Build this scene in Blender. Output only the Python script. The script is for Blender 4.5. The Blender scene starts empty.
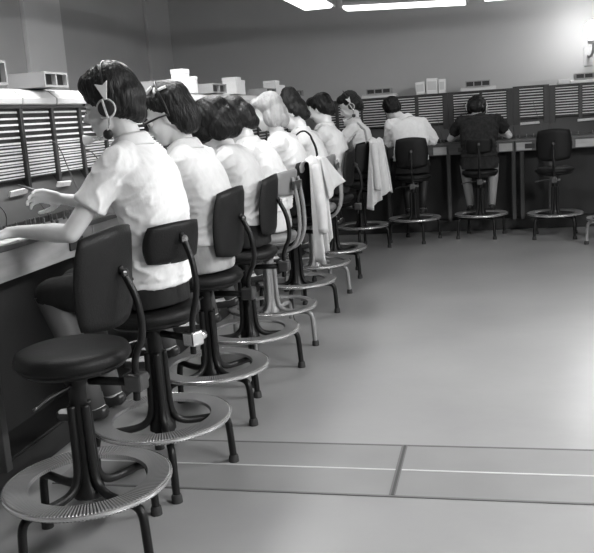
import bpy, bmesh, math, random
from mathutils import Vector, Matrix, noise
random.seed(7)
PI = math.pi
SC = bpy.context.scene
COL = SC.collection

# ------------------------------------------------------------------ camera
cam_d = bpy.data.cameras.new('camera')
cam_d.sensor_fit = 'HORIZONTAL'; cam_d.sensor_width = 36.0
cam_d.lens = 831.0 / 594.0 * 36.0
cam_d.clip_start = 0.05
cam = bpy.data.objects.new('camera', cam_d); COL.objects.link(cam)
RW = ((0.97171102, -0.0225542, -0.2350936),
      (0.22600123, -0.2001889, 0.95333512),
      (-0.06856484, -0.97949768, -0.18942849))
cam.matrix_world = Matrix(((RW[0][0], -RW[0][1], -RW[0][2], 0.0),
                           (RW[1][0], -RW[1][1], -RW[1][2], 0.0),
                           (RW[2][0], -RW[2][1], -RW[2][2], 1.35),
                           (0, 0, 0, 1)))
SC.camera = cam

# ------------------------------------------------------------------ world, exposure
w = bpy.data.worlds.new('world'); SC.world = w; w.use_nodes = True
w.node_tree.nodes['Background'].inputs[0].default_value = (0.5, 0.5, 0.5, 1)
w.node_tree.nodes['Background'].inputs[1].default_value = 0.03
SC.view_settings.view_transform = 'Standard'
SC.view_settings.look = 'None'
SC.view_settings.exposure = 0.3
SC.view_settings.gamma = 1.0
SC.view_settings.use_curve_mapping = False
ROW_EMIT = 20.0       # the same lights further along the row, over the near seats
LENS_EMIT = 2.2      # fluorescent lenses over the switchboards
ROOM_EMIT = 150.0      # added key lights outside the view, built like the pendants
GLOBE_EMIT = 40.0

# ------------------------------------------------------------------ materials (all grey, as the photograph)
def mat(name, v, rough=0.6, metal=0.0, spec=0.5, noise_amt=0.0, noise_scale=20.0, bump=0.0, bump_scale=60.0,
        stretch=(1, 1, 1), coat=0.0, emit=0.0):
    m = bpy.data.materials.new(name); m.use_nodes = True
    nt = m.node_tree; b = nt.nodes['Principled BSDF']
    b.inputs['Base Color'].default_value = (v, v, v, 1)
    b.inputs['Roughness'].default_value = rough
    b.inputs['Metallic'].default_value = metal
    b.inputs['Specular IOR Level'].default_value = spec
    if coat: b.inputs['Coat Weight'].default_value = coat
    if emit:
        b.inputs['Emission Color'].default_value = (1, 1, 1, 1)
        b.inputs['Emission Strength'].default_value = emit
    if noise_amt or bump:
        tc = nt.nodes.new('ShaderNodeTexCoord'); mp = nt.nodes.new('ShaderNodeMapping')
        mp.inputs['Scale'].default_value = stretch
        nt.links.new(tc.outputs['Object'], mp.inputs['Vector'])
    if noise_amt:
        n = nt.nodes.new('ShaderNodeTexNoise'); n.inputs['Scale'].default_value = noise_scale
        n.inputs['Detail'].default_value = 5
        nt.links.new(mp.outputs[0], n.inputs['Vector'])
        r = nt.nodes.new('ShaderNodeMapRange')
        r.inputs[1].default_value = 0.25; r.inputs[2].default_value = 0.75
        r.inputs[3].default_value = max(0, v * (1 - noise_amt)); r.inputs[4].default_value = min(1, v * (1 + noise_amt))
        nt.links.new(n.outputs[0], r.inputs[0])
        nt.links.new(r.outputs[0], b.inputs['Base Color'])
    if bump:
        n = nt.nodes.new('ShaderNodeTexNoise'); n.inputs['Scale'].default_value = bump_scale
        n.inputs['Detail'].default_value = 3
        nt.links.new(mp.outputs[0], n.inputs['Vector'])
        bp = nt.nodes.new('ShaderNodeBump'); bp.inputs['Strength'].default_value = bump
        bp.inputs['Distance'].default_value = 0.02
        nt.links.new(n.outputs[0], bp.inputs['Height'])
        nt.links.new(bp.outputs[0], b.inputs['Normal'])
    return m

M = {}
M['floor'] = mat('linoleum', 0.27, 0.29, spec=0.7, noise_amt=0.10, noise_scale=1.6, bump=0.04, bump_scale=9)
M['plate'] = mat('trench_cover_sheet', 0.225, 0.34, spec=0.5, noise_amt=0.08, noise_scale=3)
M['plate_edge'] = mat('trench_edge_metal', 0.13, 0.5)
M['plate_line'] = mat('brass_inlay_line', 0.55, 0.35)
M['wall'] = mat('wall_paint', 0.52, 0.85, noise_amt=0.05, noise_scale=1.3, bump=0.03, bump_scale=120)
M['wall_dark'] = mat('dark_wall_paint', 0.16, 0.85, noise_amt=0.05, noise_scale=1.3)  # for the unseen walls, made dark to cut bounced light
M['pillar'] = mat('pillar_paint', 0.78, 0.85, noise_amt=0.04, noise_scale=1.5)
M['pillar2'] = mat('corner_pillar_paint', 0.56, 0.85, noise_amt=0.04, noise_scale=1.5)
M['ceiling'] = mat('ceiling_paint', 0.34, 0.9)
M['wood_dark'] = mat('dark_stained_wood', 0.012, 0.6, noise_amt=0.4, noise_scale=6, stretch=(1, 1, 0.15))
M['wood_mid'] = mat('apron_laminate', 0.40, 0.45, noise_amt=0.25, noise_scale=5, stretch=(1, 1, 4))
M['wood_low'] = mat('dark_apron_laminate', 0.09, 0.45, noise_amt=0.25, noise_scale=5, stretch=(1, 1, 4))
M['post'] = mat('kneehole_post_paint', 0.06, 0.55)
M['desk'] = mat('keyshelf_top', 0.10, 0.35, noise_amt=0.2, noise_scale=8)
M['jack'] = mat('jack_field_black', 0.022, 0.5, noise_amt=0.8, noise_scale=220)
M['strip'] = mat('white_designation_strip', 0.72, 0.5, noise_amt=0.12, noise_scale=90)
M['stile'] = mat('switchboard_stile', 0.03, 0.4)
M['cap'] = mat('pale_ledge_enamel', 0.62, 0.5, noise_amt=0.08, noise_scale=6)
M['device'] = mat('indicator_box_enamel', 0.34, 0.5)
M['device_hole'] = mat('indicator_opening', 0.025, 0.5)
M['paper'] = mat('white_paper', 0.82, 0.8, noise_amt=0.04, noise_scale=30)
M['plug'] = mat('plug_metal', 0.15, 0.35, metal=0.6)
M['cord'] = mat('cord_cover', 0.06, 0.7)
M['vinyl'] = mat('black_vinyl', 0.008, 0.5, spec=0.25, bump=0.12, bump_scale=160)
M['blackpaint'] = mat('black_enamel', 0.008, 0.42, spec=0.3)
M['greypaint'] = mat('grey_enamel', 0.24, 0.35)
M['greyvinyl'] = mat('grey_vinyl', 0.20, 0.45, bump=0.1, bump_scale=160)
M['steel'] = mat('dull_steel', 0.12, 0.35, metal=0.8)
M['chrome'] = mat('chrome', 0.8, 0.16, metal=1.0)
M['rim'] = mat('polished_rim', 0.75, 0.25, metal=0.9)
M['rubber'] = mat('rubber', 0.02, 0.7)
M['skin'] = mat('skin', 0.72, 0.5, noise_amt=0.05, noise_scale=25)
M['lens'] = mat('fluorescent_lens', 0.9, 0.5, emit=LENS_EMIT)
M['rowlens'] = mat('fluorescent_lens_row', 0.9, 0.5, emit=ROW_EMIT)
M['roomlens'] = mat('fluorescent_lens_room', 0.9, 0.5, emit=ROOM_EMIT)
M['fixture'] = mat('fixture_enamel', 0.45, 0.5)
M['globe'] = mat('opal_globe', 0.9, 0.3, emit=GLOBE_EMIT)
M['glasses'] = mat('spectacle_frame', 0.015, 0.3)
M['eyewhite'] = mat('eye_white', 0.75, 0.25)
M['iris'] = mat('iris', 0.03, 0.2)
M['lips'] = mat('lips', 0.22, 0.45)
M['shoe'] = mat('dark_shoe_leather', 0.03, 0.35)
M['shoe_white'] = mat('pale_shoe_leather', 0.6, 0.45)
M['headband'] = mat('headset_pale_band', 0.7, 0.4)
M['earphone'] = mat('headset_black', 0.02, 0.35)

def tread_mat():
    m = mat('ribbed_steel_tread', 0.30, 0.42, metal=0.35)
    nt = m.node_tree; b = nt.nodes['Principled BSDF']
    tc = nt.nodes.new('ShaderNodeTexCoord'); sp = nt.nodes.new('ShaderNodeSeparateXYZ')
    nt.links.new(tc.outputs['Object'], sp.inputs[0])
    at = nt.nodes.new('ShaderNodeMath'); at.operation = 'ARCTAN2'
    nt.links.new(sp.outputs[1], at.inputs[0]); nt.links.new(sp.outputs[0], at.inputs[1])
    mu = nt.nodes.new('ShaderNodeMath'); mu.operation = 'MULTIPLY'; mu.inputs[1].default_value = 150
    nt.links.new(at.outputs[0], mu.inputs[0])
    si = nt.nodes.new('ShaderNodeMath'); si.operation = 'SINE'; nt.links.new(mu.outputs[0], si.inputs[0])
    bp = nt.nodes.new('ShaderNodeBump'); bp.inputs['Strength'].default_value = 0.7; bp.inputs['Distance'].default_value = 0.003
    nt.links.new(si.outputs[0], bp.inputs['Height']); nt.links.new(bp.outputs[0], b.inputs['Normal'])
    r = nt.nodes.new('ShaderNodeMapRange'); r.inputs[1].default_value = -1; r.inputs[2].default_value = 1
    r.inputs[3].default_value = 0.20; r.inputs[4].default_value = 0.29
    nt.links.new(si.outputs[0], r.inputs[0]); nt.links.new(r.outputs[0], b.inputs['Base Color'])
    return m
M['tread'] = tread_mat()

def cloth(v, name, amt=0.05):
    return mat(name, v, 0.85, spec=0.2, noise_amt=amt, noise_scale=40, bump=0.35, bump_scale=14, stretch=(1, 1, 0.55))
def hairmat(v, name):
    m = mat(name, v, 0.45, spec=0.28, noise_amt=0.25, noise_scale=14, bump=0.6, bump_scale=40, stretch=(1.6, 1.6, 0.22))
    return m

# ------------------------------------------------------------------ mesh helpers
class MB:
    def __init__(s): s.v = []; s.f = []
    def add(s, vs, fs):
        o = len(s.v); s.v += [tuple(x) for x in vs]; s.f += [tuple(i + o for i in f) for f in fs]; return s
    def box(s, x0, x1, y0, y1, z0, z1, mtx=None):
        vs = [Vector((x, y, z)) for z in (z0, z1) for y in (y0, y1) for x in (x0, x1)]
        if mtx: vs = [mtx @ p for p in vs]
        return s.add(vs, [(0, 2, 3, 1), (4, 5, 7, 6), (0, 1, 5, 4), (2, 6, 7, 3), (0, 4, 6, 2), (1, 3, 7, 5)])
    def prism(s, prof, axis, a0, a1):
        """prof: list of 2d points; axis 'x','y' or 'z' = extrusion"""
        n = len(prof); vs = []
        for a in (a0, a1):
            for (p, q) in prof:
                vs.append({'x': (a, p, q), 'y': (p, a, q), 'z': (p, q, a)}[axis])
        fs = [tuple(range(n)), tuple(range(2 * n - 1, n - 1, -1))]
        fs += [(i, n + i, n + (i + 1) % n, (i + 1) % n) for i in range(n)]
        return s.add(vs, fs)
    def lathe(s, prof, n=32, closed=False, c=(0, 0, 0)):
        m = len(prof); vs = []; fs = []
        for i in range(n):
            a = 2 * PI * i / n
            for (r, z) in prof: vs.append((c[0] + r * math.cos(a), c[1] + r * math.sin(a), c[2] + z))
        e = m if closed else m - 1
        for i in range(n):
            j = (i + 1) % n
            for k in range(e):
                l = (k + 1) % m
                fs.append((i * m + k, j * m + k, j * m + l, i * m + l))
        return s.add(vs, fs)
    def tube(s, pts, r, n=10, smooth=0):
        pts = [Vector(p) for p in pts]
        for _ in range(smooth):
            q = [pts[0]]
            for a, b in zip(pts[:-1], pts[1:]): q += [a * .75 + b * .25, a * .25 + b * .75]
            pts = q + [pts[-1]]
        rs = r if isinstance(r, (list, tuple)) else [r] * len(pts)
        if len(rs) != len(pts): rs = [rs[0] + (rs[-1] - rs[0]) * i / (len(pts) - 1) for i in range(len(pts))]
        vs = []; fs = []
        t0 = (pts[1] - pts[0]).normalized()
        ref = Vector((0, 0, 1)) if abs(t0.z) < .9 else Vector((1, 0, 0))
        u = t0.cross(ref).normalized()
        for i, p in enumerate(pts):
            t = (pts[min(i + 1, len(pts) - 1)] - pts[max(i - 1, 0)]).normalized()
            u = (u - t * u.dot(t)).normalized(); v = t.cross(u)
            for k in range(n):
                a = 2 * PI * k / n
                vs.append(p + (u * math.cos(a) + v * math.sin(a)) * rs[i])
        for i in range(len(pts) - 1):
            for k in range(n):
                l = (k + 1) % n
                fs.append((i * n + k, i * n + l, (i + 1) * n + l, (i + 1) * n + k))
        fs.append(tuple(range(n - 1, -1, -1))); b = (len(pts) - 1) * n
        fs.append(tuple(range(b, b + n)))
        return s.add(vs, fs)
    def ell(s, c, r, mtx=None, n=16, m=10):
        c = Vector(c); vs = [Vector((0, 0, -1))]; fs = []
        for j in range(1, m):
            t = -PI / 2 + PI * j / m
            for i in range(n):
                a = 2 * PI * i / n
                vs.append(Vector((math.cos(t) * math.cos(a), math.cos(t) * math.sin(a), math.sin(t))))
        vs.append(Vector((0, 0, 1))); top = len(vs) - 1
        for i in range(n):
            j = (i + 1) % n
            fs.append((0, 1 + j, 1 + i)); fs.append((top, top - n + i, top - n + j))
            for k in range(m - 2):
                fs.append((1 + k * n + i, 1 + k * n + j, 1 + (k + 1) * n + j, 1 + (k + 1) * n + i))
        out = []
        for p in vs:
            q = Vector((p.x * r[0], p.y * r[1], p.z * r[2]))
            if mtx: q = mtx.to_3x3() @ q
            out.append(c + q)
        return s.add(out, fs)
    def cone(s, p0, r0, p1, r1, n=14):
        """capsule with two radii, closed with hemispheres"""
        p0 = Vector(p0); p1 = Vector(p1); d = (p1 - p0)
        t = d.normalized(); pts = []; rs = []
        for k in range(1, 5):
            a = PI / 2 * (1 - k / 4); pts.append(p0 - t * r0 * math.sin(a)); rs.append(r0 * math.cos(a))
        for k in range(0, 4):
            a = PI / 2 * k / 4; pts.append(p1 + t * r1 * math.sin(a)); rs.append(r1 * math.cos(a))
        pts.insert(0, p0 - t * r0); rs.insert(0, r0 * .05); pts.append(p1 + t * r1); rs.append(r1 * .05)
        return s.tube(pts, rs, n)
    def chain(s, pr, n=14):
        for (a, ra), (b, rb) in zip(pr[:-1], pr[1:]): s.cone(a, ra, b, rb, n)
        return s
    def loft(s, secs, n=24):
        """secs: (centre, half depth x, half width y, tilt about y, squareness)"""
        vs = []; fs = []
        for (c, a, b, tilt) in secs:
            R = Matrix.Rotation(tilt, 3, 'Y')
            for k in range(n):
                t = 2 * PI * k / n
                x = math.copysign(abs(math.cos(t)) ** .85, math.cos(t)) * a
                y = math.copysign(abs(math.sin(t)) ** .85, math.sin(t)) * b
                vs.append(Vector(c) + R @ Vector((x, y, 0)))
        for i in range(len(secs) - 1):
            for k in range(n):
                l = (k + 1) % n
                fs.append((i * n + k, i * n + l, (i + 1) * n + l, (i + 1) * n + k))
        fs.append(tuple(range(n - 1, -1, -1))); b = (len(secs) - 1) * n
        fs.append(tuple(range(b, b + n)))
        return s.add(vs, fs)
    def tr(s, mtx):
        s.v = [tuple(mtx @ Vector(p)) for p in s.v]; return s
    def mesh(s, name):
        me = bpy.data.meshes.new(name); me.from_pydata(s.v, [], s.f)
        bm = bmesh.new(); bm.from_mesh(me); bmesh.ops.recalc_face_normals(bm, faces=bm.faces)
        bm.to_mesh(me); bm.free(); me.update(); return me
    def build(s, name, m, parent=None, smooth=False, bevel=0.0, seg=2):
        me = s.mesh(name)
        return link(name, me, m, parent, smooth, bevel, seg)

def link(name, me, m, parent=None, smooth=False, bevel=0.0, seg=2):
    o = bpy.data.objects.new(name, me); COL.objects.link(o)
    if m is not None and not me.materials: me.materials.append(m)
    if parent: o.parent = parent
    if smooth:
        me.polygons.foreach_set('use_smooth', [True] * len(me.polygons))
        if smooth == 'auto':
            me.set_sharp_from_angle(angle=0.7)
    if bevel:
        b = o.modifiers.new('bevel', 'BEVEL'); b.width = bevel; b.segments = seg; b.limit_method = 'ANGLE'
    return o

CACHE = {}
def shared(key, name, fn, m, parent, smooth='auto', bevel=0.0):
    """one mesh datablock for alike parts"""
    if key not in CACHE:
        CACHE[key] = fn().mesh(name)
    return link(name, CACHE[key], m, parent, smooth, bevel)

def thing(name, label, cat, loc=(0, 0, 0), rotz=0.0, group=None):
    o = bpy.data.objects.new(name, None); COL.objects.link(o)
    o.empty_display_size = 0.1
    o.location = loc; o.rotation_euler = (0, 0, rotz)
    o['label'] = label; o['category'] = cat
    if group: o['group'] = group
    return o
def tag(o, label, cat, group=None, kind=None):
    o['label'] = label; o['category'] = cat
    if group: o['group'] = group
    if kind: o['kind'] = kind
    return o
def struct(o, label=None):
    o['kind'] = 'structure'
    if label: o['label'] = label
    return o

def remesh(name, mb, m, parent, voxel, smooth_it=5, disp=None, factor=0.5):
    """union of closed primitives -> one continuous skin"""
    me = mb.mesh(name + '_cage')
    o = bpy.data.objects.new(name + '_cage', me); COL.objects.link(o)
    r = o.modifiers.new('r', 'REMESH'); r.mode = 'VOXEL'; r.voxel_size = voxel; r.use_smooth_shade = True
    if smooth_it:
        s = o.modifiers.new('s', 'SMOOTH'); s.factor = factor; s.iterations = smooth_it
    dg = bpy.context.evaluated_depsgraph_get()
    out = bpy.data.meshes.new_from_object(o.evaluated_get(dg))
    bpy.data.objects.remove(o); bpy.data.meshes.remove(me)
    if disp:
        out.update()
        nv = [v.normal.copy() for v in out.vertices]
        for v, nn in zip(out.vertices, nv): v.co = disp(v.co, nn)
        out.update()
    out.name = name; out.materials.clear()
    return link(name, out, m, parent, True)

# ------------------------------------------------------------------ room shell
XW, YB, XR, YF, ZC = -3.85, 9.90, 3.6, -2.6, 3.05
fl = struct(MB().box(XW, XR, YF, YB, -0.1, 0).build('floor', M['floor']), 'smooth grey linoleum floor')
struct(MB().box(XW, XR, YF, YB, ZC, ZC + .1).build('ceiling', M['ceiling']), 'flat pale ceiling')
struct(MB().box(XW - .1, XW, YF, YB, 0, ZC).build('wall_left', M['wall']), 'grey wall behind the long switchboard row')
struct(MB().box(XW - .1, XR + .1, YB, YB + .1, 0, ZC).build('wall_back', M['wall']), 'plain grey wall behind the far switchboards')
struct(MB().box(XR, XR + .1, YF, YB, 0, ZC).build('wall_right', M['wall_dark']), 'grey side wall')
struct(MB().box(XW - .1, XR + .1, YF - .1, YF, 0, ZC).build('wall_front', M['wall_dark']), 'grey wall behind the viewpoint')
struct(MB().box(XW, XW + .04, 6.57, 7.20, 0, ZC).build('trim_1', M['pillar'], bevel=.006), 'wide pale pilaster on the left wall')
struct(MB().box(XW, XW + .04, 9.2, YB, 0, ZC).build('trim_2', M['pillar2'], bevel=.006), 'grey pilaster in the far corner')
# trench covers let into the floor
for (x0, x1) in ((-1.72, -0.392), (-0.38, 1.60), (1.612, 3.4)):
    for (y0, y1) in ((2.742, 2.954), (2.964, 3.188)):
        MB().box(x0, x1, y0, y1, 0.0, 0.003).build('floor_plate', M['plate'], fl, bevel=.0012)
for (y0, y1) in ((2.732, 2.742), (3.188, 3.198)):
    MB().box(-1.72, 3.4, y0, y1, 0.0, 0.004).build('edge_strip', M['plate_edge'], fl)
MB().box(-1.72, 3.4, 2.955, 2.963, 0.0, 0.0036).build('inlay_strip', M['plate_line'], fl)
for x in (-0.392, 1.60):
    MB().box(x - .004, x + .004, 2.742, 3.188, 0.0, 0.005).build('joint_strip', M['plate_edge'], fl)
    MB().box(x + .004, x + .014, 2.742, 3.188, 0.0, 0.006).build('joint_strip', M['post'], fl)
    MB().box(x + .014, x + .019, 2.742, 3.188, 0.0, 0.005).build('joint_strip', M['plate_edge'], fl)

# ------------------------------------------------------------------ pendant fluorescent fixtures
def fixture(loc, rotz, length, width, lensmat, label, tilt=0.0, group='pendant fluorescent fixtures'):
    t = thing('pendant_light', label, 'ceiling light', loc, rotz, group)
    t.rotation_euler = (0, tilt, rotz)
    L, W = length / 2, width / 2
    MB().prism([(-W, .0), (W, .0), (W, .03), (W * .5, .085), (-W * .5, .085), (-W, .03)], 'x', -L, L).build('housing', M['fixture'], t, bevel=.003)
    MB().prism([(-W + .012, 0.0), (-W + .04, -.028), (W - .04, -.028), (W - .012, 0.0)], 'x', -L + .015, L - .015).build('lens', lensmat, t, bevel=.003)
    for sx in (-1, 1):
        MB().box(sx * L - .012, sx * L + .012, -W - .004, W + .004, -.02, .05).build('end_cap', M['fixture'], t, bevel=.004)
        x = sx * L * .7
        MB().tube([(x, 0, .08), (x, 0, ZC - loc[2] + .01)], .008, 8).build('stem', M['fixture'], t, True)
    return t
fixture((-1.68, 7.86, 2.40), PI / 2, 1.22, .34, M['lens'], 'pendant fluorescent light over the row, its end showing at the top edge')
fixture((-0.83, 8.50, 2.345), 0, 1.20, .30, M['lens'], 'long pendant fluorescent light hanging along the back wall', tilt=.045)
fixture((0.52, 8.55, 2.33), 0, 1.20, .30, M['lens'], 'pendant fluorescent light at the top edge, right of the long one', tilt=.02)
for y, w_ in ((6.4, 'tall haired'), (4.95, 'half hidden'), (3.5, 'bespectacled')):
    fixture((-1.68, y, 2.45), PI / 2, 1.22, .34, M['lens'] if y > 6 else M['rowlens'], 'pendant fluorescent light above the ' + w_ + ' woman, outside the picture')
for (x, y, w_) in ((2.3, 0.6, 'viewpoint'), (2.6, 4.1, 'trench covers')):  # unseen key lights, added to brighten backs and floor from the right
    fixture((x, y, 2.65), PI / 2, 1.4, .34, M['roomlens'], 'bright pendant fluorescent light right of the ' + w_ + ', outside the picture', group='floor lights')

# wall lamp with the globe
wl = thing('wall_lamp', 'glowing round globe lamp on the back wall at the right edge', 'lamp', (1.018, YB, 1.995))
MB().ell((0, -.50, 0.02), (.092, .092, .092), n=24, m=16).build('globe', M['globe'], wl, True)
MB().lathe([(0, -.135), (.055, -.135), (.06, -.10), (.035, -.075), (0, -.075)], 20, c=(0, -.50, 0.012)).build('collar', M['fixture'], wl, 'auto')
MB().tube([(0, -.50, -.11), (0, -.50, -.18), (0, -.30, -.24), (0, -.01, -.22)], .014, 10, 2).build('arm', M['fixture'], wl, True)
MB().box(-.05, .05, -.016, -.001, -.33, -.12).build('wall_plate', M['fixture'], wl, bevel=.006)

# ------------------------------------------------------------------ switchboards
ZD = 0.955          # key shelf height
ZT = 1.478          # top of the boards
N_STRIP = 11
def strip_mesh(wd):
    def f():
        return MB().box(-wd / 2, wd / 2, -.006, 0, -.0042, .0042)
    return f
def switchboard(name_label, loc, rotz, width, panels, wide_stiles, plate_on, capmat, near=False, z_top=ZT):
    """local: x along the board, -y faces the operator, y=0 the jack face plane; origin at floor"""
    t = thing('switchboard', name_label, 'switchboard', loc, rotz, 'manual telephone switchboards')
    MB().box(0.003, width - .003, .03, .36, .0, z_top - .01).build('carcass', M['wood_dark'], t)
    z0, z1 = 1.165, z_top - .02
    for (a, b) in panels:
        MB().box(a, b, .012, .032, z0 - .012, z1 + .01).build('jack_field', M['jack'], t)
        wd = round(b - a - .012, 3)
        n = N_STRIP
        for k in range(n):
            z = z0 + .012 + (z1 - z0 - .02) * k / (n - 1)
            o = shared(('strip', wd), 'label_strip', strip_mesh(wd), M['strip'], t, False)
            o.location = ((a + b) / 2, .012, z + random.uniform(-.0012, .0012))
            if near and k < 6:      # the lower rows carry a second narrow strip
                o2 = shared(('strip2', wd), 'label_strip', lambda: MB().box(-wd / 2, wd / 2, -.005, 0, -.0024, .0024), M['strip'], t, False)
                o2.location = ((a + b) / 2, .012, z - .0125)
    for (a, b) in wide_stiles:
        MB().box(a, b, -.006, .035, ZD + .02, z_top - .004).build('stile', M['stile'], t, bevel=.003)
    MB().box(0, width, -.008, .06, z_top - .012, z_top + .004).build('top_rail', M['stile'], t, bevel=.003)
    # sloping plug shelf between jack field and key shelf
    MB().prism([(-.075, ZD + .002), (-.075, ZD + .03), (.028, 1.15), (.034, 1.15), (.034, ZD + .002)], 'x', .002, width - .002).build('plug_panel', M['stile'], t)
    for (xc, wp, rz) in plate_on:
        mt = Matrix.Translation((xc, -.022, 1.105)) @ Matrix.Rotation(.42, 4, 'X') @ Matrix.Rotation(rz, 4, 'Y')
        MB().box(-wp / 2, wp / 2, -.004, .004, -.013, .013, mt).build('designation_plate', M['strip'], t, bevel=.001)
    # plugs standing in rows on the shelf
    mb = MB(); k = int(width / .036)
    for r in range(2):
        for i in range(k):
            if random.random() < .6: continue
            x = .022 + i * .036; y = -.165 + r * .045
            mb.lathe([(0, 0), (.007, 0), (.007, .012), (.0045, .016), (.0045, .034 + .004 * r), (.002, .042), (0, .042)], 7, c=(x, y, ZD + .001))
    o = mb.build('cord_plugs', M['plug'], t); o['kind'] = 'stuff'
    # key shelf part belonging to this position: apron and keys
    # loose cords reaching up into the jacks
    for i in range(2):
        x = random.uniform(.06, width - .06); xt = x + random.uniform(-.1, .1); zt = random.uniform(1.2, 1.4)
        xt = min(max(xt, .03), width - .03)
        MB().tube([(x, -.14, ZD + .03), (x, -.15, ZD + .10), ((x + xt) / 2, -.10, (ZD + zt) / 2 + .02), (xt, -.035, zt + .0), (xt, .008, zt + .004)], .0028, 6, 2).build('patch_cord', M['cord'], t, True)
    return t

# long row on the left: faces +X  (local -y -> world +X : rotz = +90 deg, local x -> world +Y)
XF = -2.06; PW = 0.277
YS0 = 3.41 - 3 * PW
left_names = ['nearest the viewpoint at the left picture edge', 'in front of the first woman', 'in front of the woman with glasses',
              'beside the black haired woman', 'behind the fair haired woman', 'sixth along the left row',
              'seventh along the left row', 'last of the left row by the corner']
for k in range(8):
    y0 = YS0 + k * 3 * PW
    pn = [(i * PW + .012, (i + 1) * PW - .012) for i in range(3)]
    st = [(i * PW - .013 if i else 0.0, i * PW + .013 if i < 3 else 3 * PW) for i in range(4)]
    plates = [(.14, .16, .06), (.70, .14, -.03)] if k % 2 == 0 else [(.27, .13, 0.05)]
    switchboard('dark switchboard with white label strips, ' + left_names[k], (XF, y0, 0), PI / 2, 3 * PW, pn, st, plates, M['cap'], near=(k < 3))
YEND = YS0 + 24 * PW
# back row: faces -Y (rotz = 0), X boundaries measured in the photograph
YFB = 9.30
def back_unit(label, x0, x1, panels, plates, z_top=ZT):
    pn = [(a - x0, b - x0) for a, b in panels]
    ed = [x0] + [v for p in panels for v in p] + [x1]
    st = [(ed[i] - x0 + (0 if i == 0 else -.004), ed[i + 1] - x0 + (0 if i == len(ed) - 2 else .004)) for i in range(0, len(ed), 2)]
    switchboard(label, (x0, YFB, 0), 0, x1 - x0, pn, st, plates, M['cap'], z_top=z_top)
back_unit('dark switchboard in the corner beyond the last woman of the row', -1.90, -1.13, [(-1.88, -1.72), (-1.69, -1.435), (-1.418, -1.155)], [(.5, .12, 0)])
back_unit('dark switchboard in front of the woman in white at the back', -1.13, -0.485, [(-1.11, -.835), (-.805, -.537)], [(.1, .12, 0)])
back_unit('dark switchboard in front of the woman in the dark dress', -0.485, 0.195, [(-.431, -.146), (-.126, .134)], [(.3, .12, 0)])
back_unit('narrow dark switchboard right of the woman in the dark dress', 0.195, 0.565, [(.257, .511)], [(.17, .2, -.03)], z_top=ZT + .012)
back_unit('dark switchboard at the right picture edge', 0.565, 1.46, [(.622, .862), (.892, 1.14), (1.17, 1.42)], [(.38, .2, -.02)], z_top=ZT)

# ---- key shelves (continuous tops), aprons and kneehole parts
XE = -1.76; YE = 9.0
ks = thing('key_shelf', 'long dark key shelf running under the left switchboards', 'desk', (0, 0, 0))
MB().box(XF - .02, XE, YS0, 9.28, ZD - .022, ZD).build('shelf_top', M['desk'], ks, bevel=.004)
y = YS0
i = 0
while y < 9.0:
    y1 = min(y + 3 * PW, 9.02)
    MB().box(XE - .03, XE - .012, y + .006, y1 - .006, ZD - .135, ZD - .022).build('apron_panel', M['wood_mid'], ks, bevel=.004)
    MB().box(XE - .012, XE - .004, y + .60, y + .72, ZD - .105, ZD - .055).build('key_box', M['stile'], ks, bevel=.002)
    MB().box(XE - .07, XE - .03, y - .02, y + .02, 0.12, ZD - .022).build('leg', M['post'], ks, bevel=.004)
    y += 3 * PW
MB().box(XF + .0, XF + .028, YS0, 9.28, .12, ZD - .022).build('modesty_panel', M['wood_dark'], ks)
MB().box(XF + .0, XE - .10, YS0, 9.0, 0.0, .12).build('plinth', M['wood_dark'], ks, bevel=.004)
MB().box(XE - .10, XE - .094, YS0, 9.0, 0.01, .11).build('kick_plate', M['wood_dark'], ks)
kb = thing('key_shelf', 'dark key shelf with paler apron under the back switchboards', 'desk', (0, 0, 0))
MB().box(XE + .002, 1.46, YE, YFB + .02, ZD - .022, ZD).build('shelf_top', M['desk'], kb, bevel=.004)
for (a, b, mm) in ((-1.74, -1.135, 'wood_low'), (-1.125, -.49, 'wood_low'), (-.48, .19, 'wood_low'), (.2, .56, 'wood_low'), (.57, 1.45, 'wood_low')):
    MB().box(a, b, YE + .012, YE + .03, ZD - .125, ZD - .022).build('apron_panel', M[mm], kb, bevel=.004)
    MB().box(a + .10, a + .2, YE + .004, YE + .012, ZD - .10, ZD - .05).build('key_box', M['stile'], kb, bevel=.002)
for (a, b) in ((-.64, -.50), (.04, .175), (.215, .37), (.80, 1.0)):
    MB().box(a, b, YE + .006, YE + .012, ZD - .115, ZD - .035).build('card_holder', M['wood_mid'], kb, bevel=.002)
for x in (-1.13, -.485, .185, .27, .56, 1.2):
    MB().box(x - .02, x + .02, YE + .04, YE + .08, .12, ZD - .022).build('leg', M['post'], kb, bevel=.004)
MB().box(XE, 1.46, YFB - .03, YFB, .12, ZD - .022).build('modesty_panel', M['wood_dark'], kb)
MB().box(XE + .002, 1.46, YE + .12, YFB, 0, .12).build('plinth', M['wood_dark'], kb, bevel=.004)

# ---- pale ledge covers on top of the left boards
def ledge(label, loc, rotz, length, z=ZT + .005, warp=0.0):
    pr = [(-.012, 0.006), (-.014, .030), (.03, .066), (.09, .078), (.20, .078), (.20, 0.0), (-.008, 0.0)]
    o = MB().prism(pr, 'x', 0, length).build('ledge_cover', M['cap'], None, bevel=.004)
    o.location = (loc[0], loc[1], z); o.rotation_euler = (0, warp, rotz)
    return tag(o, label, 'ledge cover', 'pale ledge covers')
wh = ['pale ledge cover at the left picture edge', 'short pale ledge cover beside the first', 'bulging pale ledge cover by the first woman',
      'pale ledge cover above the woman with glasses', 'pale ledge cover past the woman with glasses', 'pale ledge cover behind the black haired woman',
      'pale ledge cover behind the fair haired woman', 'pale ledge cover near the far corner', 'last pale ledge cover in the corner']
ys = [2.58, 3.425, 3.73, 4.25, 5.08, 5.92, 6.76, 7.6, 8.44, 9.22]
for i in range(9):
    ledge(wh[i], (XF, ys[i] + .006, 0), PI / 2, ys[i + 1] - ys[i] - .012)

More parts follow.
